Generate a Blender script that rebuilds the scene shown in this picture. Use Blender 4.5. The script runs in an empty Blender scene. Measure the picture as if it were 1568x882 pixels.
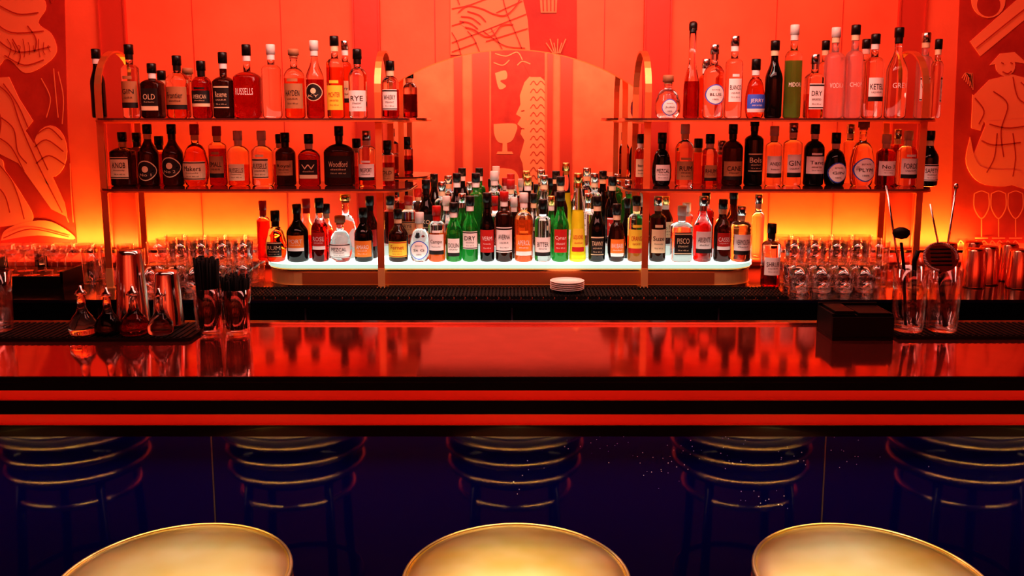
import bpy, math, random
from math import sin, cos, pi, sqrt
from mathutils import Vector
random.seed(7)
S = bpy.context.scene
col = S.collection
# ---------------------------------------------------------------- camera model
H = 1.6; F = 1300.0; CY = 360.0; TH = math.atan(0.138)
ST, CT = sin(TH), cos(TH)
def K(py, Y): return Y/(F*CT-(py-CY)*ST)          # metres per px at depth Y
def PX(px, py, Y): return (px-784)*K(py, Y)
def PZ(py, Y): return H+K(py, Y)*(-(py-CY)*CT-F*ST)
# ---------------------------------------------------------------- materials
MATS = {}
def principled(name, base, rough=.5, metal=0., trans=0., ior=1.45, emit=None, es=0., coat=0., spec=.5):
    if name in MATS: return MATS[name]
    m = bpy.data.materials.new(name); m.use_nodes = True
    b = m.node_tree.nodes['Principled BSDF']
    b.inputs['Base Color'].default_value = (*base, 1)
    b.inputs['Roughness'].default_value = rough
    b.inputs['Metallic'].default_value = metal
    b.inputs['Transmission Weight'].default_value = trans
    b.inputs['IOR'].default_value = ior
    b.inputs['Coat Weight'].default_value = coat
    b.inputs['Specular IOR Level'].default_value = spec
    if emit:
        b.inputs['Emission Color'].default_value = (*emit, 1)
        b.inputs['Emission Strength'].default_value = es
    MATS[name] = m
    return m
def noise_bump(m, scale=20, strength=.1, dist=.01, colvar=None, stretch=(1,1,1), rvar=None, cs=.12):
    nt = m.node_tree; N = nt.nodes; L = nt.links; b = N['Principled BSDF']
    tc = N.new('ShaderNodeTexCoord'); mp = N.new('ShaderNodeMapping'); mp.inputs['Scale'].default_value = stretch
    L.new(tc.outputs['Object'], mp.inputs['Vector'])
    n = N.new('ShaderNodeTexNoise'); n.inputs['Scale'].default_value = scale; n.inputs['Detail'].default_value = 5 if cs==.12 else 1
    L.new(mp.outputs['Vector'], n.inputs['Vector'])
    bp = N.new('ShaderNodeBump'); bp.inputs['Strength'].default_value = strength; bp.inputs['Distance'].default_value = dist
    L.new(n.outputs['Fac'], bp.inputs['Height']); L.new(bp.outputs['Normal'], b.inputs['Normal'])
    if colvar:
        r = N.new('ShaderNodeValToRGB')
        r.color_ramp.elements[0].position = .3; r.color_ramp.elements[1].position = .7
        r.color_ramp.elements[0].color = (*colvar[0], 1); r.color_ramp.elements[1].color = (*colvar[1], 1)
        n2 = N.new('ShaderNodeTexNoise'); n2.inputs['Scale'].default_value = scale*cs; n2.inputs['Detail'].default_value = 3
        L.new(mp.outputs['Vector'], n2.inputs['Vector'])
        L.new(n2.outputs['Fac'], r.inputs['Fac']); L.new(r.outputs['Color'], b.inputs['Base Color'])
    if rvar:
        mr = N.new('ShaderNodeMapRange'); mr.inputs['To Min'].default_value = rvar[0]; mr.inputs['To Max'].default_value = rvar[1]
        L.new(n.outputs['Fac'], mr.inputs['Value']); L.new(mr.outputs['Result'], b.inputs['Roughness'])
    return m
def thin_glass(name, tint, edge=.85, base=.06):
    m = bpy.data.materials.new(name); m.use_nodes = True
    nt = m.node_tree; N = nt.nodes; L = nt.links
    for n in list(N): N.remove(n)
    o = N.new('ShaderNodeOutputMaterial'); mx = N.new('ShaderNodeMixShader')
    t = N.new('ShaderNodeBsdfTransparent'); t.inputs['Color'].default_value = (*tint, 1)
    g = N.new('ShaderNodeBsdfGlossy'); g.inputs['Roughness'].default_value = .08; g.inputs['Color'].default_value = (1, .96, .96, 1)
    lw = N.new('ShaderNodeLayerWeight'); lw.inputs['Blend'].default_value = .35
    mr = N.new('ShaderNodeMapRange'); mr.inputs['To Min'].default_value = base; mr.inputs['To Max'].default_value = edge
    L.new(lw.outputs['Facing'], mr.inputs['Value']); L.new(mr.outputs['Result'], mx.inputs['Fac'])
    L.new(t.outputs['BSDF'], mx.inputs[1]); L.new(g.outputs['BSDF'], mx.inputs[2]); L.new(mx.outputs['Shader'], o.inputs['Surface'])
    MATS[name] = m; return m

wallM = noise_bump(principled('wall_plaster', (.9,.2,.08), .6), 30, .12, .01, ((.80,.125,.05),(.92,.165,.07)))
pilM = noise_bump(principled('pilaster_paint', (.55,.05,.025), .5), 30, .1, .01)
murD = noise_bump(principled('mural_dark', (.36,.02,.01), .6), 60, .1, .01, ((.38,.020,.010),(.52,.037,.017)))
murL = principled('mural_light', (.90,.24,.10), .6)
ceilM = noise_bump(principled('ceiling_paint', (.08,.02,.015), .8), 20, .05)
floorM = noise_bump(principled('floor_wood', (.01,.006,.004), .5), 12, .1, .01, ((.008,.004,.003),(.02,.01,.006)), (1,8,1))
brass = noise_bump(principled('brass', (.9,.42,.16), .36, 1.), 80, .03, .002)
brassP = noise_bump(principled('brass_post', (.85,.33,.12), .4, .9), 80, .03, .002)
brassS = noise_bump(principled('brass_satin', (.95,.62,.26), .5, .75), 60, .03, .002)
brassB = principled('brass_polished', (1.,.74,.32), .22, 1.)
blackG = principled('black_lacquer', (.004,.003,.004), .12, 0, coat=.1, spec=.3)
blackS = noise_bump(principled('black_steel', (.012,.012,.013), .3, .6), 40, .05)
blackR = noise_bump(principled('black_rubber', (.006,.005,.005), .6, spec=.2), 200, .4, .002)
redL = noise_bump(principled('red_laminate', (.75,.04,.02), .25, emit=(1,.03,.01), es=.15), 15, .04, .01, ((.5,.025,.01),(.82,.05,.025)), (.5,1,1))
topM = noise_bump(principled('counter_lacquer', (.62,.3,.27), .1, .92), 140, .012, .001, ((.70,.12,.085),(.80,.15,.11)), rvar=(.06,.10))
mirrorM = principled('mirror_silver', (1.,.97,.94), .01, 1.)
steel = principled('steel', (.6,.54,.53), .16, 1.)
copper = principled('copper', (.8,.34,.24), .2, 1.)
glowG = principled('lit_glass', (.7,.95,.88), .2, emit=(.85,1.,.92), es=1.7)
stepG = principled('frosted_step', (.35,.4,.38), .4, emit=(.85,1.,.92), es=.3)
frontG = principled('glass_edge', (.4,.8,.7), .15, emit=(.6,.95,.82), es=.6)
shelfG = principled('shelf_glass', (.10,.03,.03), .05, .3, coat=.5)
clearT = thin_glass('clear_thin_glass', (.985,.955,.955), .6, .05)
# metallic gold leatherette with soft iridescent patches
goldV = noise_bump(principled('gold_vinyl', (.80,.70,.42), .36, .85), 4.5, .18, .03, ((.80,.58,.13),(.98,.88,.50)), rvar=(.30,.40), cs=1.1)
_b=goldV.node_tree.nodes['Principled BSDF']; _b.inputs['Coat Weight'].default_value=.3; _b.inputs['Coat Roughness'].default_value=.15
blackP = principled('black_plastic', (.003,.003,.003), .5, spec=.15)
plateM = principled('white_china', (.85,.82,.8), .2)
seamM = principled('seam_metal', (.25,.22,.25), .3, .8)
# black mirror-like front panel with small white specks over one area
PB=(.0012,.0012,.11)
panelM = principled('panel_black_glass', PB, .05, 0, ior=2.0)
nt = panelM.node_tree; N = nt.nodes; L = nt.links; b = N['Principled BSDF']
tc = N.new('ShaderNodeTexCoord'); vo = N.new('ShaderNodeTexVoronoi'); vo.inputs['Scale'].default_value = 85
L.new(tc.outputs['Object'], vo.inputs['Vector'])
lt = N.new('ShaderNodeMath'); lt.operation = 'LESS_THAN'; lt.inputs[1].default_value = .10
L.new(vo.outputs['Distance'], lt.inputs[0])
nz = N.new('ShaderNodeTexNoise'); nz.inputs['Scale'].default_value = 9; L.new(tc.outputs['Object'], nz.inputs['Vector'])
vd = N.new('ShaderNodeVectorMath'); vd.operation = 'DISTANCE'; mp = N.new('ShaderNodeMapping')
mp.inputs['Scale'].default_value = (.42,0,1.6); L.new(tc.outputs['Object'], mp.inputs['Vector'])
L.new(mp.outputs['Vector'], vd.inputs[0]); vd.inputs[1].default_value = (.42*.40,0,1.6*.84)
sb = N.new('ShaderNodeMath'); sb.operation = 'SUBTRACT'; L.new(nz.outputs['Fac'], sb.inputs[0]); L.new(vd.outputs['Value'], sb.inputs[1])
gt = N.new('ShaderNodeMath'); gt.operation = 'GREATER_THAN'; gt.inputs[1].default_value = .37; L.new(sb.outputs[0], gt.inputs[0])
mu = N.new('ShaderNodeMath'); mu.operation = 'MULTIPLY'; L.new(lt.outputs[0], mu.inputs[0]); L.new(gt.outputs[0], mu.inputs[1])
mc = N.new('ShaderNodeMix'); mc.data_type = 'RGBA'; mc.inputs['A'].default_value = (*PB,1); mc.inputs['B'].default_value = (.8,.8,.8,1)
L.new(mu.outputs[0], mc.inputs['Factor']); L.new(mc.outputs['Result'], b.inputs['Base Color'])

def liq(name, c, rough=.03, trans=1., ior=1.38): return principled('liquid_'+name, c, rough, 0, trans, ior)
LQ = {'A': liq('amber', (.68,.18,.03)), 'R': liq('dark_red', (.34,.014,.01)), 'C': liq('clear', (.97,.95,.95)),
      'K': principled('dark_glass', (.004,.003,.003), .06), 'G': liq('green', (.03,.42,.06), .04, .8), 'Y': liq('yellow', (.95,.9,.04), .1, .4),
      'O': liq('orange', (.9,.16,.02), .06, .7), 'B': liq('brown', (.05,.012,.006), .05, .7), 'E': liq('pale_green', (.12,.46,.08), .1, .85),
      'P': liq('frosted', (.9,.66,.66), .25, .9)}
LB = {k: principled('label_'+n, c, .5) for k, n, c in [('w','white',(.88,.86,.84)),('c','cream',(.8,.65,.42)),('k','black',(.012,.010,.010)),
      ('y','yellow',(.85,.65,.06)),('o','orange',(.85,.25,.03)),('r','red',(.5,.02,.015)),('g','green',(.05,.25,.08)),('b','blue',(.05,.14,.7)),('t','tan',(.42,.2,.09))]}
CP = {'k': principled('cap_black', (.008,.007,.007), .3), 'r': principled('cap_red', (.5,.02,.015), .35), 'w': principled('cap_white', (.8,.78,.75), .4),
      'g': principled('cap_gold', (.8,.55,.2), .25, 1.), 't': principled('cap_cork', (.4,.2,.1), .6), 's': principled('cap_silver', (.6,.6,.6), .2, 1.)}
# ---------------------------------------------------------------- mesh builder
class MB:
    def __init__(s): s.v=[]; s.f=[]; s.m=[]; s.sm=[]; s.mats=[]
    def mi(s, mat):
        if mat not in s.mats: s.mats.append(mat)
        return s.mats.index(mat)
    def add(s, vs, fs, mat, smooth=False):
        o=len(s.v); s.v+=[tuple(p) for p in vs]; k=s.mi(mat)
        for f in fs: s.f.append(tuple(i+o for i in f)); s.m.append(k); s.sm.append(smooth)
    def box(s, x0,x1,y0,y1,z0,z1, mat):
        s.add([(x0,y0,z0),(x1,y0,z0),(x1,y1,z0),(x0,y1,z0),(x0,y0,z1),(x1,y0,z1),(x1,y1,z1),(x0,y1,z1)],
              [(0,3,2,1),(4,5,6,7),(0,1,5,4),(1,2,6,5),(2,3,7,6),(3,0,4,7)], mat)
    def lathe(s, cx,cy,cz, prof, mat, seg=28, dr=1., nfun=None, ribs=0, ribamp=0, matfun=None):
        vs=[];n=len(prof)
        for i,p in enumerate(prof):
            z,r=p[0],p[1]; ne=p[2] if len(p)>2 else 2
            for j in range(seg):
                a=2*pi*j/seg+ (pi/seg)
                k=(abs(cos(a))**ne+abs(sin(a))**ne)**(-1/ne) if ne!=2 else 1.
                rr=r*k
                if ribs and len(p)>3 and p[3]: rr*=1+ribamp*cos(ribs*a)
                vs.append((cx+rr*cos(a), cy+rr*dr*sin(a), cz+z))
        for i in range(n-1):
            fs=[(i*seg+j, i*seg+(j+1)%seg, (i+1)*seg+(j+1)%seg, (i+1)*seg+j) for j in range(seg)]
            mt = matfun(prof[i][0], prof[i+1][0]) if matfun else mat
            if i==0: o=len(s.v); s.v+=vs
            k=s.mi(mt)
            for f in fs: s.f.append(tuple(q+o for q in f)); s.m.append(k); s.sm.append(True)
    def tube(s, pts, r, mat, seg=8):
        n=len(pts); vs=[]
        P=[Vector(p) for p in pts]
        for i,p in enumerate(P):
            d=(P[min(i+1,n-1)]-P[max(i-1,0)]).normalized()
            u=d.cross(Vector((0,0,1)) if abs(d.z)<.9 else Vector((1,0,0))).normalized(); w=d.cross(u)
            for j in range(seg):
                a=2*pi*j/seg; q=p+u*(r*cos(a))+w*(r*sin(a)); vs.append(tuple(q))
        fs=[(i*seg+j,(i+1)*seg+j,(i+1)*seg+(j+1)%seg,i*seg+(j+1)%seg) for i in range(n-1) for j in range(seg)]
        fs+=[tuple(range(seg)), tuple(reversed(range((n-1)*seg,n*seg)))]
        s.add(vs,fs,mat,True)
    def ring(s, cx,cy,cz,R,r,mat,seg=48,sg=10,rz=None):
        vs=[];fs=[];rz=rz or r
        for i in range(seg):
            a=2*pi*i/seg
            for j in range(sg):
                b=2*pi*j/sg; rr=R+r*cos(b); vs.append((cx+rr*cos(a),cy+rr*sin(a),cz+rz*sin(b)))
        for i in range(seg):
            for j in range(sg):
                fs.append((i*sg+j,((i+1)%seg)*sg+j,((i+1)%seg)*sg+(j+1)%sg,i*sg+(j+1)%sg))
        s.add(vs,fs,mat,True)
    def prism(s, pts2, z0, z1, mat, side=None):
        n=len(pts2); vs=[(x,y,z0) for x,y in pts2]+[(x,y,z1) for x,y in pts2]
        s.add(vs,[tuple(reversed(range(n))),tuple(range(n,2*n))],mat)
        s.add(vs,[(i,(i+1)%n,n+(i+1)%n,n+i) for i in range(n)],side or mat)
    def build(s, name, bevel=0):
        me=bpy.data.meshes.new(name); me.from_pydata(s.v,[],s.f)
        for m in s.mats: me.materials.append(m)
        me.polygons.foreach_set('material_index', s.m); me.polygons.foreach_set('use_smooth', s.sm)
        me.update(); ob=bpy.data.objects.new(name,me); col.objects.link(ob)
        if bevel:
            md=ob.modifiers.new('bevel','BEVEL'); md.width=bevel; md.segments=2; md.limit_method='ANGLE'
        return ob
def roundrect(x0,x1,y0,y1,rl,rr,seg=10):
    pts=[]
    for cx,cy,r,a in [(x1-rr,y0+rr,rr,-pi/2),(x1-rr,y1-rr,rr,0),(x0+rl,y1-rl,rl,pi/2),(x0+rl,y0+rl,rl,pi)]:
        for i in range(seg+1):
            t=a+pi/2*i/seg; pts.append((cx+r*cos(t),cy+r*sin(t)))
    return pts
# ---------------------------------------------------------------- room
WB=3.95; WF=-4.0; WX=4.2; CH=3.0
def boxobj(name,x0,x1,y0,y1,z0,z1,mat,bevel=0):
    m=MB(); m.box(x0,x1,y0,y1,z0,z1,mat); return m.build(name,bevel)
boxobj('floor',-WX,WX,WF,WB,-.1,0,floorM)
boxobj('ceiling',-WX,WX,WF,WB,CH,CH+.1,ceilM)
boxobj('wall_back',-WX,WX,WB,WB+.1,0,CH,wallM)
boxobj('wall_front',-WX,WX,WF-.1,WF,0,CH,wallM)
boxobj('wall_left',-WX-.1,-WX,WF,WB,0,CH,wallM)
boxobj('wall_right',WX,WX+.1,WF,WB,0,CH,wallM)
m=MB()
for x in (-1.81,-.66,.66,1.81,-3.2,3.2):
    m.box(x-.055,x+.055,WB-.012,WB-.0005,.92,CH-.001,pilM)
    m.box(x-.062,x-.055,WB-.02,WB-.0005,.92,CH-.001,pilM); m.box(x+.055,x+.062,WB-.02,WB-.0005,.92,CH-.001,pilM)
for x in (-1.45,-1.05,1.2,1.5,-.35,.42,-2.3,2.3): m.box(x-.0015,x+.0015,WB-.003,WB-.0005,.92,CH-.001,pilM)
m.build('trim_1')
VM=3.915; VY=2*VM-WF     # virtual depth of the opposite wall seen in the mirror
m=MB()
for a,b_ in ((696,708),(724,749),(838,846),(858,876)):
    m.box(PX(a,180,VY),PX(b_,180,VY),WF+.001,WF+.02,.01,CH-.001,pilM)
m.build('trim_2')
# ---------------------------------------------------------------- murals
def cat(pts,n=6):
    out=[];P=[pts[0]]+list(pts)+[pts[-1]]
    for i in range(1,len(P)-2):
        for k in range(n):
            t=k/n; o=[]
            for c in (0,1):
                a,b2,c2,d=P[i-1][c],P[i][c],P[i+1][c],P[i+2][c]
                o.append(.5*((2*b2)+(-a+c2)*t+(2*a-5*b2+4*c2-d)*t*t+(-a+3*b2-3*c2+d)*t**3))
            out.append(tuple(o))
    out.append(pts[-1]); return out
class Mural:
    def __init__(s,Y,face,Yp=None): s.m=MB(); s.Y=Y; s.d=face; s.Yp=Yp or Y; s.k=0
    def pt(s,p,off): return (PX(p[0],p[1],s.Yp), s.Y+s.d*off, PZ(p[1],s.Yp))
    def poly(s,pts,mat,off=.008,smooth=False):
        s.k+=1; off+=s.k*.00025
        if smooth: pts=cat(list(pts)+[pts[0]],5)[:-1]
        n=len(pts); vs=[s.pt(p,off) for p in pts]+[s.pt(p,.0006) for p in pts]
        s.m.add(vs,[tuple(range(n))]+[(i,(i+1)%n,n+(i+1)%n,n+i) for i in range(n)],mat)
    def line(s,pts,w,mat,off=.016,smooth=True):
        if smooth and len(pts)>2: pts=cat(pts,5)
        vs=[];n=len(pts)
        for i,p in enumerate(pts):
            q0=pts[max(i-1,0)];q1=pts[min(i+1,n-1)]
            dx,dy=q1[0]-q0[0],q1[1]-q0[1];l=math.hypot(dx,dy) or 1
            nx,ny=-dy/l*w/2,dx/l*w/2
            vs+=[s.pt((p[0]+nx,p[1]+ny),off),s.pt((p[0]-nx,p[1]-ny),off)]
        s.m.add(vs,[(2*i,2*i+1,2*i+3,2*i+2) for i in range(n-1)],mat)
def circ(cx,cy,rx,ry=None,n=20,a0=0,a1=2*pi): 
    ry=ry or rx; return [(cx+rx*cos(a0+(a1-a0)*i/n),cy+ry*sin(a0+(a1-a0)*i/n)) for i in range(n+(0 if a1-a0>6.2 else 1))]
# left mural
M=Mural(WB,-1)
M.poly([(-150,-110),(97,-110),(104,200),(118,372),(-140,372)],murD,.004)
M.poly([(-150,-110),(70,-110),(60,-30),(72,10),(60,35),(80,52),(88,78),(72,98),(40,112),(12,90),(-20,110),(-150,100)],murL,smooth=True)
M.poly([(-120,110),(-20,120),(15,118),(30,150),(52,185),(40,200),(70,245),(100,310),(104,332),(80,320),(30,250),(0,235),(-120,240)],murL)
M.poly([(-140,250),(-10,240),(10,262),(36,300),(52,335),(20,345),(-140,350)],murL,smooth=True)
M.poly(circ(78,232,26,40),murL); M.poly([(3,368),(10,352),(40,340),(75,338),(104,352),(114,366),(60,360)],murL,smooth=True)
M.poly([(62,-110),(96,-110),(98,-10),(80,5),(66,-30)],murD)
for p in ([(0,8),(30,22),(62,20)],[(-10,30),(20,50),(70,48)],[(-5,58),(30,80),(80,72)],[(10,85),(40,100),(70,92)],[(22,60),(34,84),(30,100)],
          [(45,40),(58,60),(56,80)],[(0,130),(20,150),(34,190),(60,250),(98,325)],[(8,128),(30,160),(48,200),(76,260)],
          [(-10,150),(4,180),(0,220)],[(5,180),(24,198),(30,232),(44,250)],[(0,250),(20,275),(32,305),(40,335)],[(-20,270),(8,295),(18,325)],
          [(60,205),(78,196),(98,214)],[(56,225),(74,214),(100,232)],[(58,250),(78,238),(102,252)],[(8,364),(50,350),(108,362)],[(0,210),(20,225),(40,262)]):
    M.line(p,1.8,murD)
for k in range(7): M.line([(-20+k*9,-100),(-14+k*10,-40),(-20+k*12,0)],1.5,murD)
for k in range(9): M.line([(14+k*8,60+(k%3)*5),(20+k*7,72+(k%2)*6),(16+k*8,88-(k%3)*4)],1.1,murD)
for p in ([(92,110),(100,150),(98,190)],[(85,105),(88,140),(92,180)],[(60,262),(90,300),(108,340)],[(66,120),(80,150),(74,180)],[(110,250),(112,300),(115,340)]): M.line(p,1.6,murL)
M.m.build('wall_mural')
# right mural
M=Mural(WB,-1)
M.poly([(1474,-110),(1720,-110),(1720,372),(1455,372),(1460,200)],murD,.004)
M.poly([(1484,64),(1560,-4),(1700,-110),(1720,-60),(1580,20),(1500,86)],murL)
M.poly(circ(1538,100,15,17),murL); M.poly([(1514,100),(1530,82),(1552,80),(1572,98),(1545,94)],murL)
M.poly([(1488,148),(1514,122),(1548,114),(1586,124),(1606,170),(1600,250),(1510,252),(1508,190)],murL)
M.poly([(1488,145),(1512,165),(1500,200),(1486,196)],murL); M.poly([(1510,186),(1600,180),(1640,300),(1570,290),(1500,268),(1488,240)],murL)
M.poly(circ(1512,0,26,28),murL); M.poly(circ(1512,8,18,18),murD)
M.poly([(1620,40),(1700,30),(1720,260),(1640,260),(1620,160)],murL,smooth=True)
M.poly([(1484,210),(1500,255),(1560,262),(1545,284),(1500,280),(1478,250)],murL,smooth=True)
for cx in (1500,1526,1552,1580,1610):
    M.line([(cx-11,296),(cx-11,318),(cx,334),(cx+11,318),(cx+11,296)],1.8,murL); M.line([(cx,334),(cx,362)],1.8,murL); M.line([(cx-10,364),(cx+10,364)],2,murL); M.line([(cx-11,296),(cx,292),(cx+11,296)],1.5,murL)
for p in ([(1518,140),(1540,160),(1530,200),(1534,240)],[(1548,118),(1556,150),(1578,170),(1588,230)],[(1512,190),(1545,196),(1598,186)],[(1524,204),(1520,240),(1508,264)],
          [(1548,204),(1552,240),(1548,270)],[(1572,200),(1582,240),(1586,280)],[(1530,96),(1534,98)],[(1544,96),(1548,98)],[(1532,110),(1540,113),(1546,109)],[(1490,150),(1504,170),(1496,190)],
          [(1492,74),(1580,4),(1700,-80)],[(1560,126),(1584,150),(1596,180)],[(1500,215),(1520,222),(1560,218)]): M.line(p,1.8,murD)
for k in range(6): M.line([(1470+k*3,120+k*3),(1476+k*2,112),(1482+k,118+k*4)],1.5,murL)
for k in range(8): M.line([(1464+k*12,376-k%2*4),(1468+k*12,368),(1474+k*12,374)],1.5,murL)
M.m.build('wall_mural')
# centre mural above the mirror
M=Mural(WB,-1)
M.poly([(690,-130),(883,-130),(883,135),(690,135)],murD,.004)
M.poly([(690,-130),(780,-130),(796,-20),(808,30),(812,80),(760,84),(690,84)],murL)
M.poly([(824,-40),(855,-40),(852,20),(828,20)],murL); M.poly([(690,-130),(840,-130),(836,-70),(740,-60)],murL,smooth=True)
for p in ([(692,66),(740,48),(806,22)],[(692,40),(712,34)],[(760,20),(800,2)],[(706,84),(700,64),(692,50)],[(736,84),(726,60),(716,48)],[(772,82),(760,58),(752,44)],[(800,78),(788,48),(776,20),(768,-10)],
          [(692,14),(720,8),(760,-8),(792,-24)],[(740,48),(772,70),(804,74)],[(704,8),(698,-10),(696,-30)],[(692,80),(730,66)],[(744,64),(808,44)]): M.line(p,1.4,murD)
M.poly([(702,20),(716,10),(738,14),(756,22),(768,34),(760,44),(744,52),(728,50),(712,42),(704,34)],murL,.010,True)
for p in ([(702,20),(716,10),(738,14),(756,22),(774,24),(790,10),(800,-10)],[(706,26),(722,28),(736,38)],[(704,33),(720,36),(732,45)],[(712,42),(726,46),(742,56),(756,54),(768,40),(786,38)],[(716,18),(734,24),(744,34)]): M.line(p,1.8,murD,.0185)
for k in range(4): M.line([(831+k*6,-5),(832+k*5.6,18)],1.5,murD)
for k in range(6): M.line([(852+(k-2.5)*2,82),(851+(k-2.5)*6,66-(k%2)*6)],1.8,murL,smooth=False)
M.m.build('wall_mural')
# mural on the opposite wall (seen through the mirror)
M=Mural(WF,1,VY)
M.poly([(752,40),(834,40),(834,300),(752,300)],murD,.004)
M.poly([(803,126),(812,116),(826,116),(834,124),(834,300),(806,300),(800,250),(796,240),(803,215),(797,205),(799,196),(792,190),(798,180),(790,175),(797,160),(796,146)],murL)
M.poly([(756,190),(790,190),(788,208),(780,218),(764,218),(757,206)],murL,smooth=True)
M.poly([(770,216),(776,216),(777,232),(769,232)],murL); M.poly([(762,232),(784,232),(786,236),(760,236)],murL)
M.poly([(756,300),(760,262),(776,258),(792,266),(798,300)],murL,smooth=True)
M.poly([(800,95),(834,88),(834,118),(812,118)],murD)
for p in ([(758,82),(775,86),(792,80),(800,92)],[(756,96),(770,100),(780,92)],[(792,100),(800,94),(812,98)]): M.line(p,1.6,murL)
M.poly([(758,112),(774,108),(776,120),(766,124),(775,132),(764,136)],murL,smooth=True)
for k in range(13):
    M.line([(812,130+k*12),(817,124+k*12),(822,130+k*12),(828,124+k*12),(834,130+k*12)],1.0,murD)
M.line([(798,170),(803,169)],1.2,murD); M.line([(797,196),(803,197)],1.2,murD)
M.m.build('wall_mural')
# ---------------------------------------------------------------- arched mirror
m=MB(); hw=.565; spring=1.73; peak=1.903; R=(hw*hw+(peak-spring)**2)/(2*(peak-spring)); a=math.asin(hw/R)
def arch(e):
    pts=[(-hw-e,.95),(hw+e,.95)]
    for i in range(33):
        t=a-2*a*i/32; pts.append(((R+e)*sin(t), peak-R+(R+e)*cos(t)))
    return pts
def slabxz(mb,pts,y0,y1,mat):
    n=len(pts); vs=[(x,y0,z) for x,z in pts]+[(x,y1,z) for x,z in pts]
    mb.add(vs,[tuple(range(n)),tuple(reversed(range(n,2*n)))]+[(i,n+i,n+(i+1)%n,(i+1)%n) for i in range(n)],mat)
slabxz(m,arch(.005),VM+.004,WB-.021,brassB); slabxz(m,arch(0),VM,VM+.003,mirrorM)
m.build('arched_wall_mirror')
# ---------------------------------------------------------------- back bar
BC=.91
m=MB()
m.box(-3.2,3.2,3.22,3.94,.0,BC-.03,blackS); m.box(-3.2,3.2,3.19,3.94,BC-.03,BC,blackG)
m.box(-3.2,3.2,3.184,3.19,BC-.012,BC-.002,steel)
for x in (-2.4,-1.6,-.8,0,.8,1.6,2.4): m.box(x-.003,x+.003,3.214,3.22,.1,BC-.04,seamM)
m.box(-3.2,3.2,3.2,3.22,.70,.715,steel)
m.build('back_bar_counter')
m=MB(); m.box(-1.1,1.07,3.22,3.39,BC,BC+.006,blackR)
for i in range(150):
    x=-1.09+i*.0144
    m.box(x,x+.009,3.222,3.232,BC+.006,BC+.010,blackR); m.box(x,x+.009,3.37,3.385,BC+.006,BC+.012,blackR)
    for j in range(4): m.box(x+.002,x+.007,3.25+j*.03,3.255+j*.03,BC+.006,BC+.011,blackR)
    if i%3==0: m.box(x,x+.004,3.2185,3.2195,BC+.001,BC+.004,steel)
m.build('bar_mat')
# plinth
m=MB(); px0,px1=PX(397,405,3.42),PX(1165,405,3.42)
def ins(x0,x1,y0,y1,r): return roundrect(x0,x1,y0,y1,r,r)
m.prism(ins(px0+.01,px1-.01,3.43,3.85,.15),BC,.99,brassS)
m.prism(ins(px0+.006,px1-.006,3.426,3.855,.15),BC+.068,BC+.074,brassB); m.prism(ins(px0+.006,px1-.006,3.426,3.855,.15),BC,BC+.01,brassB)
m.box(-.86,.83,3.4265,3.4295,BC+.014,BC+.062,brassP)
m.prism(ins(px0,px1,3.42,3.86,.155),.99,1.006,glowG,frontG)
m.prism(ins(px0+.16,px1-.16,3.645,3.85,.06),1.006,1.05,stepG,stepG)
m.build('illuminated_bottle_plinth')
# shelving units
SH=[PZ(289,3.38),PZ(181,3.38)]
def shelving(x0,x1,e0,e1):
    mb=MB()
    for x in (x0,x1):
        path=[(3.4,BC),(3.4,1.7)]+[(3.57-.17*cos(pi*i/16),1.7+.17*sin(pi*i/16)) for i in range(1,16)]+[(3.74,1.7),(3.74,BC if abs(x)>1.2 else 1.051)]
        n=len(path); vs=[]
        for i,(y,z) in enumerate(path):
            q0=path[max(i-1,0)];q1=path[min(i+1,n-1)];dy,dz=q1[0]-q0[0],q1[1]-q0[1];l=math.hypot(dy,dz);ny,nz=-dz/l*.004,dy/l*.004
            vs+=[(x-.013,y+ny,z+nz),(x+.013,y+ny,z+nz),(x+.013,y-ny,z-nz),(x-.013,y-ny,z-nz)]
        fs=[(4*i+j,4*i+(j+1)%4,4*i+4+(j+1)%4,4*i+4+j) for i in range(n-1) for j in range(4)]+[(0,3,2,1),(4*n-4,4*n-3,4*n-2,4*n-1)]
        mb.add(vs,fs,brassP)
        mb.box(x-.0135,x+.0135,3.3945,3.4055,BC,BC+.085,brassS)
        mb.box(x-.02,x+.02,3.392,3.408,BC,BC+.006,brassS)
    for z in SH:
        mb.prism(roundrect(e0,e1,3.36,3.78,.11,.11),z-.008,z,shelfG)
        mb.prism(roundrect(e0-.003,e1+.003,3.357,3.783,.113,.113),z-.014,z-.008,brass)
        for x in (x0,x1): mb.box(x-.015,x+.015,3.40,3.74,z-.022,z-.014,brass)
    return mb.build('bottle_shelving_unit')
shelving(-1.636,-.531,-1.672,-.412); shelving(.539,1.636,.455,1.70)
# ---------------------------------------------------------------- bottles
TXT={}
def text_mesh(w):
    if w in TXT: return TXT[w]
    cu=bpy.data.curves.new('t','FONT'); cu.body=w; cu.resolution_u=2
    ob=bpy.data.objects.new('t',cu); col.objects.link(ob)
    bpy.context.view_layer.update(); dg=bpy.context.evaluated_depsgraph_get()
    me=ob.evaluated_get(dg).to_mesh()
    vs=[(v.co.x,v.co.y) for v in me.vertices]; fs=[tuple(p.vertices) for p in me.polygons]
    x0=min(v[0] for v in vs);x1=max(v[0] for v in vs);y0=min(v[1] for v in vs);y1=max(v[1] for v in vs)
    r=([((v[0]-x0)/(x1-x0),(v[1]-y0)/(y1-y0)) for v in vs],fs)
    ob.evaluated_get(dg).to_mesh_clear(); bpy.data.objects.remove(ob); bpy.data.curves.remove(cu)
    TXT[w]=r; return r
CONTR={'w':'k','c':'k','k':'c','y':'r','o':'w','r':'w','g':'y','b':'w','t':'k'}
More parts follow.
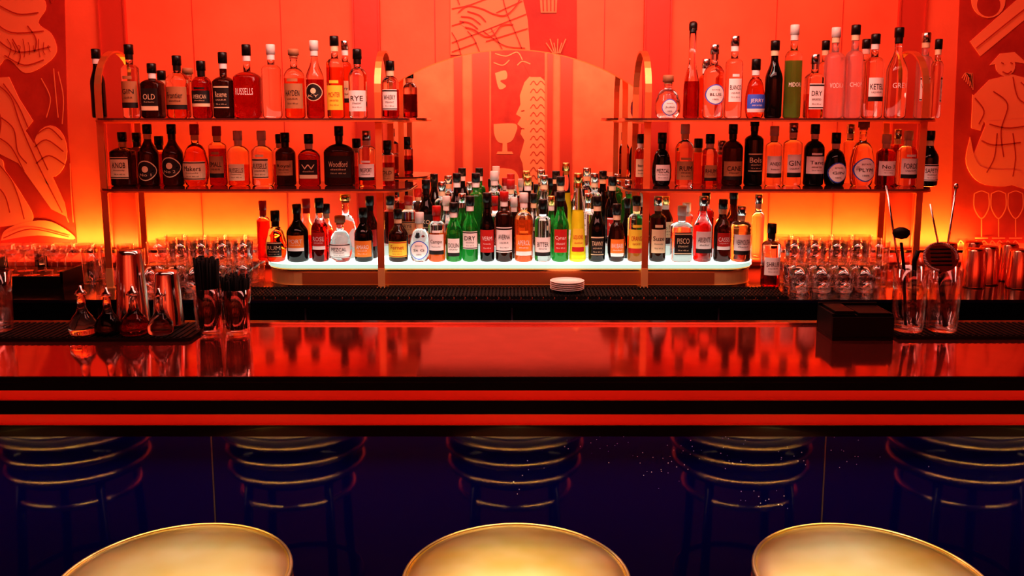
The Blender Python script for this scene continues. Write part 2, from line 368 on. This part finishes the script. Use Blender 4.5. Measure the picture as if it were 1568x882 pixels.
def bottle(x,y,z0,h,w,kind,lq,lab,cap,word='',name=None,fill=None):
    mb=MB(); R=w/2; nr=min(.0145,R*.48); ne=2; dr=1.; capH=.04
    s,e={'b':(.60,.73),'w':(.50,.76),'v':(.66,.73),'q':(.62,.71),'f':(.56,.70),'s':(.5,.68),'c':(.04,.9),'t':(.30,.62),'h':(.55,.63)}[kind]
    if kind=='q': ne=6; 
    if kind=='f': ne=3; dr=.55
    if kind=='h': ne=3
    if kind in 'sh': capH=.045
    top=h-capH*.75
    e=min(e,(top-.012)/h)
    glass=LQ['C'] if lq in 'ARCOYE' else LQ[lq]
    prof=[(.002,.0005,2),(.0,R*.8,ne),(.003,R*.94,ne),(.009,R,ne)]
    if kind=='s': prof=[(.002,.0005,2),(.0,R*.7,2),(.006,R*.82,2),(.15*h,R*.97,2),(.3*h,R,2),(.42*h,R*.93,2)]
    prof.append((s*h,R if kind!='s' else R*.82,ne))
    r0=prof[-1][1]
    for i in range(1,8):
        u=i/7
        if kind in 'wt': g=.5*(1+cos(pi*u))
        elif kind=='c': g=(1-u)**.8
        else: g=sqrt(max(0,1-u*u))*.75+.25*.5*(1+cos(pi*u))
        prof.append((h*(s+(e-s)*u), nr+(r0-nr)*g, ne+(2-ne)*u))
    prof+=[(top-.01,nr*.96,2),(top-.008,nr*1.15,2),(top,nr*1.15,2),(top+.001,.0005,2)]
    if fill is None: fill=random.choice([.38,.5,.58,.62,.66,.68,.7])
    fz=fill*h
    out=[]
    for i,p in enumerate(prof):
        if i and prof[i-1][0]<fz<p[0] and p[0]-prof[i-1][0]>.002:
            q=prof[i-1];t=(fz-q[0])/(p[0]-q[0]); out.append((fz,q[1]+(p[1]-q[1])*t,q[2]+(p[2]-q[2])*t))
        out.append(p)
    lm=LQ[lq]
    mb.lathe(x,y,z0,out,glass,28,dr,matfun=lambda a,b_: lm if b_<=fz+1e-5 else glass)
    # cap
    cm=CP[cap]; cr=nr*1.28
    if cap in 'tg' and kind in 'sfbh':
        cr=nr*1.55; mb.lathe(x,y,z0,[(h-capH*.62,.0005),(h-capH*.62,cr),(h-.004,cr),(h,cr*.86),(h,.0005)],cm,20)
        mb.lathe(x,y,z0,[(top-.003,nr*1.17),(h-capH*.6,nr*1.17)],CP['t'],16)
    elif kind=='t':
        cr=.017; mb.lathe(x,y,z0,[(h-.045,nr),(h-.04,cr*.8),(h-.028,cr),(h-.012,cr),(h-.004,cr*.75),(h,.0005)],CP['k'],20)
    else:
        mb.lathe(x,y,z0,[(h-capH,nr*1.0),(h-capH,cr),(h-.003,cr),(h,cr*.9),(h,.0005)],cm,20)
        mb.lathe(x,y,z0,[(h-capH-.022,nr*1.08),(h-capH,nr*1.1)],random.choice([cm,LB['w'],LB['c'],cm]),16)
    # label helpers
    def sp(a,z,off):
        k=(abs(cos(a))**ne+abs(sin(a))**ne)**(-1/ne) if ne!=2 else 1.
        rr=R
        if kind in 'cts':
            for i in range(len(prof)-1):
                if prof[i][0]<=z<=prof[i+1][0] and prof[i+1][0]>prof[i][0]:
                    t=(z-prof[i][0])/(prof[i+1][0]-prof[i][0]); rr=prof[i][1]+(prof[i+1][1]-prof[i][1])*t
        rr=rr*k
        return (x+(rr+off)*cos(a),y+(rr*dr+off)*sin(a),z0+z)
    def patch(z1,z2,ha,mat,off,na=12):
        vs=[];nz=5 if kind in 'sct' else 1
        for k in range(nz+1):
            for i in range(na+1): vs.append(sp(-pi/2+ha*(2*i/na-1),z1+(z2-z1)*k/nz,off))
        mb.add(vs,[(k*(na+1)+i,k*(na+1)+i+1,(k+1)*(na+1)+i+1,(k+1)*(na+1)+i) for k in range(nz) for i in range(na)],mat,True)
    def disc(zc,rad,mat,off):
        rad=min(rad,R*.93); n=20; vs=[sp(-pi/2,zc,off)]
        for q in (.5,1.):
            for i in range(n):
                t=2*pi*i/n; dx=rad*q*cos(t); vs.append(sp(-pi/2+ (math.asin(max(-1,min(1,dx/R))) if ne==2 else math.atan2(dx,R)),zc+rad*q*sin(t)*1.08,off))
        fs=[(0,1+i,1+(i+1)%n) for i in range(n)]+[(1+i,1+n+i,1+n+(i+1)%n,1+(i+1)%n) for i in range(n)]
        mb.add(vs,fs,mat,True)
    def text(wd,zc,hh,hw_,mat,off=.0022):
        tv,tf=text_mesh(wd)
        vs=[]
        for u,v in tv:
            dx=(u-.5)*2*hw_
            vs.append(sp(-pi/2+(dx/R if ne==2 else math.atan2(dx,R)),zc+(v-.5)*hh,off))
        mb.add(vs,tf,mat)
    if lab!='-':
        b0,b1=.14*h,min(s,.60)*h*.9
        if kind in 'bvw': b0,b1=random.choice([(.14*h,.50*h),(.10*h,.40*h),(.20*h,.48*h)]); b1=min(b1,s*h*.94)
        if kind=='c': b0,b1=.12*h,.38*h
        if kind=='t': b0,b1=.06*h,.28*h
        if kind=='s': b0,b1=.1*h,.4*h
        ha={'q':.72,'f':.8,'h':.7}.get(kind,random.choice([.8,.95,1.1])); lh=b1-b0
        if lab in 'mM':
            A,B=(LB['k'],LB['c']) if lab=='m' else (LB['w'],LB['k'])
            rad=min(R*.92,lh*.6); zc=(b0+b1)/2
            disc(zc,rad,B if lab=='m' else LB['b'],.0008); disc(zc,rad*.9,A,.0014)
            if lab=='m': disc(zc+rad*.15,rad*.32,B,.002)
            text(word or 'No 8',zc-rad*(.45 if lab=='m' else 0),rad*.3,rad*.6,B,.0026)
            if lab=='M': text('ESTATE',zc+rad*.5,rad*.14,rad*.4,B,.0026); text('100%',zc-rad*.5,rad*.16,rad*.3,B,.0026)
        else:
            A=LB[lab];B=LB[CONTR[lab]]
            st=random.random()
            patch(b0,b1,ha,A,.0008)
            if st<.4: patch(b0,b0+lh*.2,ha,B,.0013)
            elif st<.7: patch(b1-lh*.1,b1-lh*.04,ha,B,.0013); patch(b0+lh*.04,b0+lh*.08,ha,B,.0013)
            if word: text(word,b0+lh*.62,min(lh*.26,R*.55),R*min(.68,ha*.8),B)
            else: text(random.choice(['RYE','GIN','No 7','Reserve','Dry','Royal','XO','Bitter']),b0+lh*.64,min(lh*.26,R*.5),R*.5,B)
            text(random.choice(['STRAIGHT','distilled','IMPORTED','Kentucky','LIQUEUR']),b0+lh*.38,lh*.08,R*.5,B)
            if st>.4: text('750 ml  40% vol',b0+lh*.2,lh*.06,R*.5,B)
            if random.random()<.35 and kind in 'bqv' and b1+lh*.25<s*h: patch(b1+lh*.08,b1+lh*.2,ha*.5,A,.0008)
    elif word: text(word,.36*h,R*.5,R*.72,LB['w'],.0015)
    nm=name or {'A':'whiskey_bottle','R':'liqueur_bottle','C':'clear_spirit_bottle','K':'dark_spirit_bottle','G':'green_spirit_bottle','Y':'liqueur_bottle','O':'aperitif_bottle','B':'amaro_bottle','E':'green_spirit_bottle','P':'vodka_bottle'}[lq]
    return mb.build(nm)
def row(data,Y,z0):
    for d in data:
        xc,ty,w,kind,lq,lab,cap=d[:7]; word=d[7] if len(d)>7 else ''; dy=d[8] if len(d)>8 else 0
        y=Y+dy; kb=K(ty+60,y); x=(xc-784)*kb
        bottle(x,y,z0,PZ(ty,y)-z0,w*kb*.97,kind,lq,lab,cap,word)
# upper left
row([(150,75,22,'w','K','-','k','',.09),(200,68,27,'v','C','t','k','GIN'),(235,97,31,'q','B','k','k','OLD'),(273,85,36,'b','A','t','k','Frontier'),(310,93,31,'b','R','k','k','AMERICAN'),
     (343,80,32,'h','B','k','k','Reserve'),(379,68,41,'h','R','-','k','RUSSELLS'),(416,68,30,'v','C','-','w'),(451,75,32,'b','A','t','t','HAYDEN'),(482,62,28,'w','R','m','w','KY'),
     (513,55,27,'v','A','y','k','MICHTER'),(529,62,20,'v','A','c','s','',.1),(548,75,29,'b','C','w','k','RYE'),(598,93,27,'b','R','w','k','WHISKY',.02),
     (250,108,22,'b','A','-','k','',.12),(290,104,24,'b','C','-','t','',.13)],3.55,SH[1])
row([(190,202,33,'q','B','c','k','KNOB'),(228,190,32,'w','B','m','k','No 1'),(265,190,32,'w','B','m','k','No 2'),(300,190,40,'s','A','c','r','Makers'),(334,193,27,'v','R','t','r','SMALL'),
     (366,200,33,'b','A','c','w','RUSSELLS'),(402,200,33,'b','C','c','w','RUSSELLS'),(438,203,31,'b','B','t','k','Royal'),(474,205,34,'f','R','k','k','W'),(520,193,48,'f','B','k','k','Woodford'),
     (562,200,27,'v','A','w','s','PASSPORT'),(594,215,22,'v','R','t','k','OLD',.03),(212,203,24,'b','R','-','k','',.13),(246,208,22,'b','R','-','k','',.13),(430,205,22,'b','R','-','k','',.13),(547,212,22,'b','A','-','k','',.13)],3.55,SH[0])
row([(1022,115,40,'s','C','M','t','Julio'),(1060,32,25,'t','R','-','k'),(1093,68,32,'b','C','M','s','BLUE'),(1124,55,27,'v','C','w','s','BLANCO'),(1156,90,31,'s','A','b','k','JERRY'),
     (1185,62,27,'w','K','-','k'),(1215,38,27,'v','E','-','w','MIDORI'),(1246,83,27,'q','A','w','s','DRY'),(1278,42,31,'v','P','-','w','VODKA'),(1308,38,27,'v','P','-','k','CHOP'),
     (1338,52,31,'v','C','w','k','KETEL'),(1374,42,32,'w','C','-','k','GREY'),(1415,50,24,'v','P','w','s','VODKA',.07),(1434,60,18,'v','C','-','k','',-.02),(1324,60,22,'v','C','-','k','',.13),(1262,62,20,'v','C','-','k','',.13),
     (1080,90,22,'v','A','-','s','',.13)],3.55,SH[1])
row([(980,205,18,'b','A','c','k','',.1),(1013,203,31,'s','K','w','k','MEZCAL'),(1048,190,29,'b','C','t','w','RUM'),(1086,205,26,'b','A','t','k','RHUM'),(1121,190,32,'b','B','t','k','CANE'),
     (1154,178,29,'v','K','k','k','Bols'),(1184,193,25,'v','C','w','w','ANEJO'),(1213,188,29,'v','C','w','s','GIN'),(1246,190,31,'b','K','w','k','Tanq'),(1278,203,35,'s','K','M','k','GIN'),
     (1320,185,38,'s','C','M','t','PLYM'),(1355,205,29,'b','R','w','w','No 3'),(1388,200,31,'b','C','w','w','FORDS'),(1421,200,29,'w','K','w','k','SAFETY',-.03),
     (1068,212,22,'v','A','-','k','',.13),(1104,215,22,'b','R','-','s','',.13),(1300,190,20,'v','C','-','s','',.13),(1372,198,20,'v','R','-','s','',.13)],3.55,SH[0])
row([(404,307,20,'v','R','-','r','',.03),(423,322,33,'s','A','k','k','RUM'),(456,312,34,'w','K','o','k','PORT'),(490,303,27,'w','R','r','k','ROSE'),(522,330,36,'s','C','w','t','MEZCAL'),
     (557,318,29,'w','K','o','k','AMARO'),(610,320,31,'w','B','y','k','Fernet'),(643,325,32,'s','C','M','w','St G'),(669,315,27,'v','O','w','r','Campo'),(695,310,25,'w','G','w','k','DOLIN'),
     (720,300,25,'w','G','w','k','DRY'),(746,295,23,'w','K','r','k','VERM'),(772,293,27,'v','B','w','r','AVERNA'),(802,295,29,'b','O','o','w','APEROL'),(831,305,26,'v','C','w','k','BITTER'),
     (858,293,27,'w','G','r','k','Cynar'),(885,265,27,'c','Y','y','g','LIQUORE'),(914,300,27,'w','K','k','k','TAWNY'),(944,312,29,'s','B','o','k','RHUBARB'),(974,300,27,'v','A','y','k','ORANGE'),
     (1007,300,26,'v','B','c','s','Suze'),(1043,315,32,'q','C','k','w','PISCO'),(1076,300,29,'w','C','w','s','ABSENTE'),(1106,305,27,'w','B','r','k','CASSIS'),(1134,315,31,'v','C','w','s','VERMOUTH'),(1160,297,19,'v','C','-','s','',.03)],3.51,1.0062)
row([(653,275,25,'w','K','k','k'),(677,278,23,'v','C','-','s'),(700,265,25,'w','K','k','k'),(729,265,22,'v','G','-','k'),(757,262,23,'v','C','-','w'),(782,275,23,'v','C','t','r'),
     (808,270,22,'w','B','k','g'),(833,268,22,'w','C','-','s'),(858,270,23,'w','B','-','k'),(910,265,23,'v','C','w','s'),(937,270,22,'w','K','r','k'),(962,275,23,'v','G','-','s'),
     (985,295,22,'w','B','k','w'),(1018,300,24,'w','B','c','g'),(1050,310,22,'v','C','-','w'),(626,300,24,'v','A','t','r'),(598,300,22,'v','R','-','k')],3.72,1.0502)
row([(530,297,36,'s','C','-','g'),(567,300,24,'w','B','r','k'),(500,312,22,'w','R','-','k'),(470,304,22,'w','R','-','r'),(1080,290,25,'v','R','-','k'),(1122,290,27,'w','B','k','k'),(1103,310,16,'v','C','-','s'),
     (684,300,20,'w','C','-','w'),(708,296,20,'w','G','-','s'),(758,300,18,'v','C','-','r'),(787,302,18,'w','B','-','w'),(817,296,18,'w','C','-','k'),(844,300,18,'w','G','-','g'),(900,296,18,'v','C','-','s'),(960,304,18,'w','K','-','k')],3.59,1.0062)
yb=3.45; kb=K(400,yb)
bottle((1180-784)*kb,yb,BC,PZ(342,yb)-BC,.076,'v','R','w','k','SHRUB')
# ---------------------------------------------------------------- glassware
def tumbler(mb,x,y,z,r,h,ribs=18,mat=clearT,seg=54,taper=.86):
    mb.lathe(x,y,z,[(.001,.0005),(0,r*taper*.9),(.004,r*taper,2,1),(h*.55,r*(taper+1)/2,2,1),(h*.62,r*(taper+1)/2,2,0),(h,r,2,0),(h,r*.94,2,0),(h*.5,r*.9,2,0),(.014,r*taper*.84,2,0),(.013,.0005)],mat,seg,ribs=ribs,ribamp=.025)
def stack(xs,ys,name,two=True):
    mb=MB()
    for i,x in enumerate(xs):
        for j,y in enumerate(ys):
            xx=x+random.uniform(-.002,.002)
            tumbler(mb,xx,y,BC,.042,.094)
            if two: tumbler(mb,xx+.003,y,BC+.0945,.042,.094)
    return mb.build(name)
stack([-1.46+.0875*i for i in range(5)],[3.45,3.54,3.63],'rocks_glass_stack')
stack([-1.45+.088*i for i in range(4)],[3.34],'rocks_glass_stack',False)
stack([1.16+.0875*i for i in range(5)],[3.45,3.54,3.63],'rocks_glass_stack')
stack([1.15+.088*i for i in range(4)],[3.34],'rocks_glass_stack',False)
def highball(x,y,z,r,h,name='highball_glass'):
    mb=MB(); tumbler(mb,x,y,z,r,h,0,taper=.9); return mb.build(name)
for x,y in ((-1.76,3.5),(-1.68,3.5),(-1.76,3.6),(-1.57,3.5),(-1.67,3.62)): highball(x,y,BC,.036,.15)
for x,y in ((1.70,3.5),(1.62,3.58),(1.71,3.6),(1.80,3.52)): highball(x,y,BC,.036,.13)
def coupe(mb,x,y,z):
    mb.lathe(x,y,z,[(.001,.0005),(0,.032),(.002,.032),(.005,.006),(.02,.0035),(.075,.0035),(.082,.012),(.095,.034),(.118,.045),(.119,.044),(.097,.031),(.086,.008),(.085,.0005)],clearT,28)
m=MB(); m.box(-2.3,-1.83,3.4,3.8,BC,BC+.02,blackP)
for x in (-2.3,-1.84): m.box(x,x+.012,3.4,3.8,BC+.02,BC+.07,blackP)
m.box(-2.3,-1.83,3.4,3.412,BC+.02,BC+.05,blackP)
m.build('glass_rack')
for i in range(5):
    for j in range(3):
        mb=MB(); coupe(mb,-2.24+i*.088,3.48+j*.11,BC+.0202); mb.build('coupe_glass')
def tin(x,y,z,rb,rt,h,mat,name='cocktail_shaker_tin'):
    mb=MB(); mb.lathe(x,y,z,[(.0,rb*.97),(0,rb),(.004,rb*1.01),(.008,rb),(h*.95,rt),(h,rt*.9),(h,.0005)],mat,36); 
    mb.lathe(x,y,z,[(.001,rb*.96),(h*.93,rt*.95)],mat,36); return mb.build(name)
for i,(x,y) in enumerate(((1.90,3.44),(1.99,3.5),(2.07,3.42),(1.87,3.6),(2.0,3.64),(2.12,3.58))): tin(x,y,BC,.044,.036,.16,copper)
# plates
m=MB()
for i in range(5):
    m.lathe(PX(868,437,3.33),3.315,BC+.0125+i*.0075,[(.001,.0005),(0,.04),(.003,.055),(.008,.068),(.0092,.0685),(.0095,.067),(.004,.045),(.003,.0005)],plateM,40)
m.build('plate_stack')
# ---------------------------------------------------------------- front bar counter
CZ=1.05; YF=1.763; YB=2.245
z=[PZ(p,YF) for p in (577,597,613,634,651,668)]
m=MB()
m.box(-3.4,3.4,YF+.004,YB,CZ-.012,CZ,topM)
m.box(-3.4,3.4,YF,YF+.004,CZ-.012,CZ-.0005,blackG)
m.box(-3.4,3.4,YB-.02,YB+.006,CZ-.03,CZ+.006,blackG); m.box(-3.4,3.4,YB-.021,YB-.018,CZ+.0005,CZ+.0065,steel)
m.box(-3.4,3.4,YF-.004,YF+.02,z[1],CZ-.012,blackG)
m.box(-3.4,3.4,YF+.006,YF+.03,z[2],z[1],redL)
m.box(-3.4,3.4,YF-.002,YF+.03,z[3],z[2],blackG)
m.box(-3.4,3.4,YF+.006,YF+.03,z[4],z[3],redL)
m.box(-3.4,3.4,YF-.002,YF+.03,z[5],z[4],blackG)
for zz in (z[1],z[2],z[3],z[4]): m.box(-3.4,3.4,YF-.001,YF+.005,zz-.0008,zz+.0008,brass)
m.box(-3.4,3.4,YF+.03,YB-.03,z[5]+.03,CZ-.013,blackG)
PY=1.93
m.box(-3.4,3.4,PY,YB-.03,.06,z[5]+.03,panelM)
for px in (325,1263): 
    x=PX(px,700,PY); m.box(x-.0015,x+.0015,PY-.0015,PY,.06,z[5]+.03,seamM)
m.box(-3.4,3.4,PY+.02,YB-.05,0,.06,blackS)
m.build('bar_counter')
# foot rail
m=MB(); m.tube([(-3.3,1.83,.2),(3.3,1.83,.2)],.02,blackG,14)
for x in (-2.9,-1.8,-.9,0.33,1.2,2.1,3.0): m.tube([(x,1.83,.2),(x,1.9,.16),(x,PY-.001,.16)],.011,blackG,10)
m.build('foot_rail')
# bar stools
def stool(x,y):
    mb=MB(); r=.213
    mb.lathe(x,y,0,[(.715,.0005),(.715,r*.96),(.722,r*.985),(.735,r),(.747,r*.985),(.755,r*.94),(.760,r*.84),(.764,r*.66),(.767,r*.4),(.768,r*.2),(.768,.0005)],goldV,64)
    mb.ring(x,y,.751,r*.985,.0045,goldV,64); mb.ring(x,y,.718,r*.985,.006,brassB,64)
    mb.lathe(x,y,0,[(.714,.0005),(.714,r*.90),(.59,r*.84),(.59,.0005)],blackG,64)
    mb.ring(x,y,.665,r*.915,.008,brassB,64,12,.010); mb.ring(x,y,.612,r*.885,.008,brassB,64,12,.010)
    for k in range(4):
        a=pi/4+k*pi/2
        mb.tube([(x+r*.74*cos(a),y+r*.74*sin(a),.60),(x+r*.8*cos(a),y+r*.8*sin(a),.3),(x+r*.95*cos(a),y+r*.95*sin(a),.0)],.013,blackG,12)
    mb.ring(x,y,.53,r*.75,.008,brassB,48,12,.010); mb.ring(x,y,.25,r*.83,.009,blackG,48)
    return mb.build('bar_stool')
for x in (-1.27,-.628,.008,.668,1.31): stool(x,1.478)
# ---------------------------------------------------------------- items on the front counter
m=MB(); m.prism(roundrect(-1.60,-.80,2.05,2.215,.015,.015),CZ,CZ+.009,blackR)
for i in range(50): m.box(-1.59+i*.0157,-1.582+i*.0157,2.055,2.21,CZ+.009,CZ+.0115,blackR)
m.build('bar_mat')
m=MB(); m.prism(roundrect(.968,1.62,2.07,2.215,.015,.015),CZ,CZ+.009,blackR)
for i in range(41): m.box(.972+i*.0157,.98+i*.0157,2.075,2.21,CZ+.009,CZ+.0115,blackR)
m.build('bar_mat')
MZ=CZ+.0116
def cruet(px,top,w,lqm,Y=2.09):
    k=K(500,Y); x=(px-784)*k; h=PZ(top,Y)-MZ; R=w*k/2; mb=MB()
    mb.lathe(x,Y,MZ,[(.002,.0005),(0,R*.85),(.004,R*.97),(.012,R),(h*.22,R*.95),(h*.34,R*.72)],lqm,32)
    mb.lathe(x,Y,MZ,[(h*.34,R*.72),(h*.45,R*.42),(h*.56,R*.3),(h*.80,R*.27),(h*.82,R*.42),(h*.84,R*.42),(h*.84,R*.2)],LQ['C'],32)
    mb.lathe(x,Y,MZ,[(h*.84,R*.36),(h*.88,R*.34),(h*.92,R*.14),(h,R*.1),(h,.0005)],steel,20)
    mb.build('bitters_bottle')
cruet(127,437,41,LQ['C']); cruet(166,440,40,LQ['K']); cruet(206,438,44,LQ['R']); cruet(246,441,38,LQ['C'])
def tinpx(px,top,wb,wt,Y,mat=steel):
    k=K(480,Y); tin((px-784)*k,Y,MZ,wb*k/2,wt*k/2,PZ(top,Y)-MZ,mat)
tinpx(204,383,50,35,2.165); tinpx(258,415,46,34,2.165)
def tool_glass(px,Y,w,top,z=CZ):
    k=K(480,Y); x=(px-784)*k; mb=MB(); h=PZ(top,Y)-z; tumbler(mb,x,Y,z,w*k/2,h,16,taper=.82); return mb,x,h,w*k/2
# straws
mb,x,h,r=tool_glass(320,2.13,46,440,CZ); 
for i in range(75):
    a=random.uniform(0,2*pi);q=sqrt(random.uniform(0,1))*.7*r; tilt=random.uniform(1.0,1.45); hh=PZ(random.uniform(393,403),2.13)-CZ
    mb.tube([(x+q*cos(a)*.9,2.13+q*sin(a)*.9,CZ+.016),(x+q*cos(a)*tilt,2.13+q*sin(a)*tilt,CZ+hh)],.0036,blackP,6)
mb.build('straw_holder_glass')
mb,x,h,r=tool_glass(363,2.13,44,442,CZ)
for i in range(120):
    a=random.uniform(0,2*pi);q=sqrt(random.uniform(0,1))*.76*r; tilt=random.uniform(1.,1.45); hh=PZ(random.uniform(419,432),2.13)-CZ
    mb.tube([(x+q*cos(a)*.9,2.13+q*sin(a)*.9,CZ+.016),(x+q*cos(a)*tilt,2.13+q*sin(a)*tilt,CZ+hh)],.003,blackP,6)
mb.build('stirrer_holder_glass')
mb,x,h,r=tool_glass(-2,2.12,44,415,MZ); mb.build('highball_glass')
# mixing glasses with bar tools
def wpt(px,py,Y): return (PX(px,py,Y),Y,PZ(py,Y))
mb,x,h,r=tool_glass(1391,2.12,52,410,MZ)
mb.tube([(x+.004,2.12,MZ+.016),wpt(1372,380,2.14),wpt(1357,284,2.17)],.0028,steel,8)
mb.tube([(x-.01,2.11,MZ+.016),wpt(1384,410,2.11),wpt(1380,372,2.1)],.004,blackP,8)
c=wpt(1380,358,2.1)
mb.lathe(c[0],c[1],c[2]-.014,[(0,.0005),(.004,.014),(.014,.021),(.024,.019),(.03,.008),(.03,.0005)],blackP,24)
mb.tube([(x+.02,2.13,MZ+.016),wpt(1400,400,2.14),wpt(1406,384,2.14)],.006,blackP,8)
mb.build('mixing_glass_with_bar_spoons')
mb,x,h,r=tool_glass(1443,2.12,52,410,MZ)
mb.tube([(x-.005,2.12,MZ+.016),wpt(1452,370,2.14),wpt(1464,284,2.17)],.0028,steel,8)
mb.lathe(wpt(1464,284,2.17)[0],2.17,PZ(290,2.17),[(0,.001),(.004,.006),(.012,.006),(.016,.001)],steel,12)
mb.tube([(x+.01,2.13,MZ+.016),wpt(1437,375,2.15),wpt(1424,312,2.16)],.0025,steel,8)
mb.tube([(x,2.1,MZ+.016),wpt(1441,430,2.1),wpt(1440,410,2.09)],.007,blackP,8)
c=wpt(1440,394,2.09)
def tilted_disc(mb,c,rad,th,mat,nx):
    n=32; vs=[];u=Vector((1,0,0)); nrm=Vector(nx).normalized(); w=nrm.cross(u).normalized()
    for s in (0,1):
        for i in range(n):
            a=2*pi*i/n; q=Vector(c)+u*(rad*cos(a))+w*(rad*.85*sin(a))+nrm*(th*s); vs.append(tuple(q))
    mb.add(vs,[tuple(range(n)),tuple(reversed(range(n,2*n)))]+[(i,n+i,n+(i+1)%n,(i+1)%n) for i in range(n)],mat)
    return u,w,nrm
u,w,nn=tilted_disc(mb,c,.044,.003,copper,(0,-1,.35))
pts=[]
for i in range(300):
    a=pi*1.5*i/299-.2; b2=i*.9
    q=Vector(c)+u*((.041+.004*cos(b2))*cos(a))+w*((.041+.004*cos(b2))*.85*sin(a))+nn*(.004+.004*sin(b2)); pts.append(tuple(q))
mb.tube(pts,.0012,steel,5)
for i in range(5):
    yy=-.02+i*.01; q0=Vector(c)+u*-.025+w*yy+nn*.0035; q1=Vector(c)+u*.025+w*yy+nn*.0035; mb.tube([tuple(q0),tuple(q1)],.0022,blackP,6)
mb.build('mixing_glass_with_strainer')
# napkin caddy
Y=2.11; k=K(490,Y); x0,x1=PX(1264,490,Y),PX(1356,490,Y); zt=PZ(470,Y)-CZ
m=MB(); 
m.box(x0,x1,Y-.05,Y+.06,CZ,CZ+.008,blackP)
m.box(x0,x1,Y-.05,Y-.044,CZ+.008,CZ+zt*.8,blackP); m.box(x0,x1,Y+.054,Y+.06,CZ+.008,CZ+zt,blackP)
m.box(x0,x0+.006,Y-.044,Y+.054,CZ+.008,CZ+zt*.9,blackP); m.box(x1-.006,x1,Y-.044,Y+.054,CZ+.008,CZ+zt*.9,blackP)
m.box(x0+.06,x0+.064,Y-.044,Y+.054,CZ+.008,CZ+zt*.85,blackP)
for i in range(10): m.box(x0+.068+(i%3)*.001,x1-.008,Y-.04+(i%2)*.002,Y+.05,CZ+.009+i*.006,CZ+.0142+i*.006,blackP)
for i in range(10): m.box(x0+.008,x0+.058-(i%2)*.001,Y-.04,Y+.05-(i%3)*.002,CZ+.009+i*.0065,CZ+.0148+i*.0065,blackP)
m.build('napkin_caddy',.0012)
# ---------------------------------------------------------------- lights
def area(name,loc,target,sx,sy,power,color):
    l=bpy.data.lights.new(name,'AREA'); l.shape='RECTANGLE'; l.size=sx; l.size_y=sy; l.energy=power; l.color=color
    o=bpy.data.objects.new(name,l); o.location=loc
    o.rotation_euler=(Vector(target)-Vector(loc)).to_track_quat('-Z','Y').to_euler(); col.objects.link(o); return o
area('wall_wash_light',(0,3.1,2.9),(0,3.95,1.3),3.6,.3,38,(1,.15,.075))
area('wall_up_light',(0,3.895,.925),(0,3.91,2),5.5,.03,13,(1,.2,.08))
for x in (-1.62,1.62): area('led_strip_light',(x,3.885,1.0),(x,3.93,1.7),1.1,.03,9.5,(1,.43,.07))
m=MB()
for x in (-1.62,1.62): m.box(x-.58,x+.58,3.86,3.93,.985,.997,blackS); m.box(x-.58,x-.56,3.86,3.93,BC,.985,blackS); m.box(x+.56,x+.58,3.86,3.93,BC,.985,blackS)
m.build('led_strip_ledge')
area('opposite_wall_wash_light',(0,-2.6,2.9),(0,-4,1.4),6,.5,215,(1,.50,.36))
area('bottle_key_light',(0,1.9,2.85),(0,3.6,1.2),3.4,.5,31,(1,.38,.32))  # unseen key light, added to brighten the bottle fronts
area('plinth_fill_light',(0,2.75,2.5),(0,3.55,1.1),1.9,.2,14,(1,.82,.7))  # extra unseen area light, added to whiten the bottles on the plinth
area('room_fill_light',(0,-.6,2.9),(0,1.6,.8),4,1,8,(1,.2,.12))  # unseen overhead fill, added to light the red fascia stripes
area('counter_led_light',(0,1.88,z[5]+.024),(0,1.93,.74),6,.012,.5,(.08,.05,1))
area('stool_ring_fill_light',(0,1.80,z[5]+.02),(0,1.45,.60),6,.02,50.,(1,.66,.26))  # added warm fill, no fitting there; brings out the stools' brass rings
for x in (-1.27,-.628,.008,.668,1.31):
    l=bpy.data.lights.new('ceiling_spot_light','SPOT'); l.energy=330; l.color=(1,.94,.64); l.spot_size=math.radians(12.5); l.spot_blend=1.; l.shadow_soft_size=.09
    o=bpy.data.objects.new('ceiling_spot_light',l); o.location=(x,2.2,2.9); o.rotation_euler=(Vector((x,1.45,.76))-Vector(o.location)).to_track_quat('-Z','Y').to_euler(); col.objects.link(o)
w=bpy.data.worlds.new('World'); S.world=w; w.use_nodes=True
w.node_tree.nodes['Background'].inputs['Color'].default_value=(.01,.002,.0015,1)
# ---------------------------------------------------------------- camera
cd=bpy.data.cameras.new('Camera'); cam=bpy.data.objects.new('Camera',cd); col.objects.link(cam)
cam.location=(0,0,H); cam.rotation_euler=(pi/2-TH,0,0); cd.sensor_width=36; cd.lens=36*F/1568; cd.shift_y=-81/1568; cd.clip_start=.05
S.camera=cam
S.view_settings.view_transform='Standard'
for lk in ('Medium High Contrast','None'):
    try: S.view_settings.look=lk; break
    except Exception as ex: print(ex)
print('LOOK',S.view_settings.look)
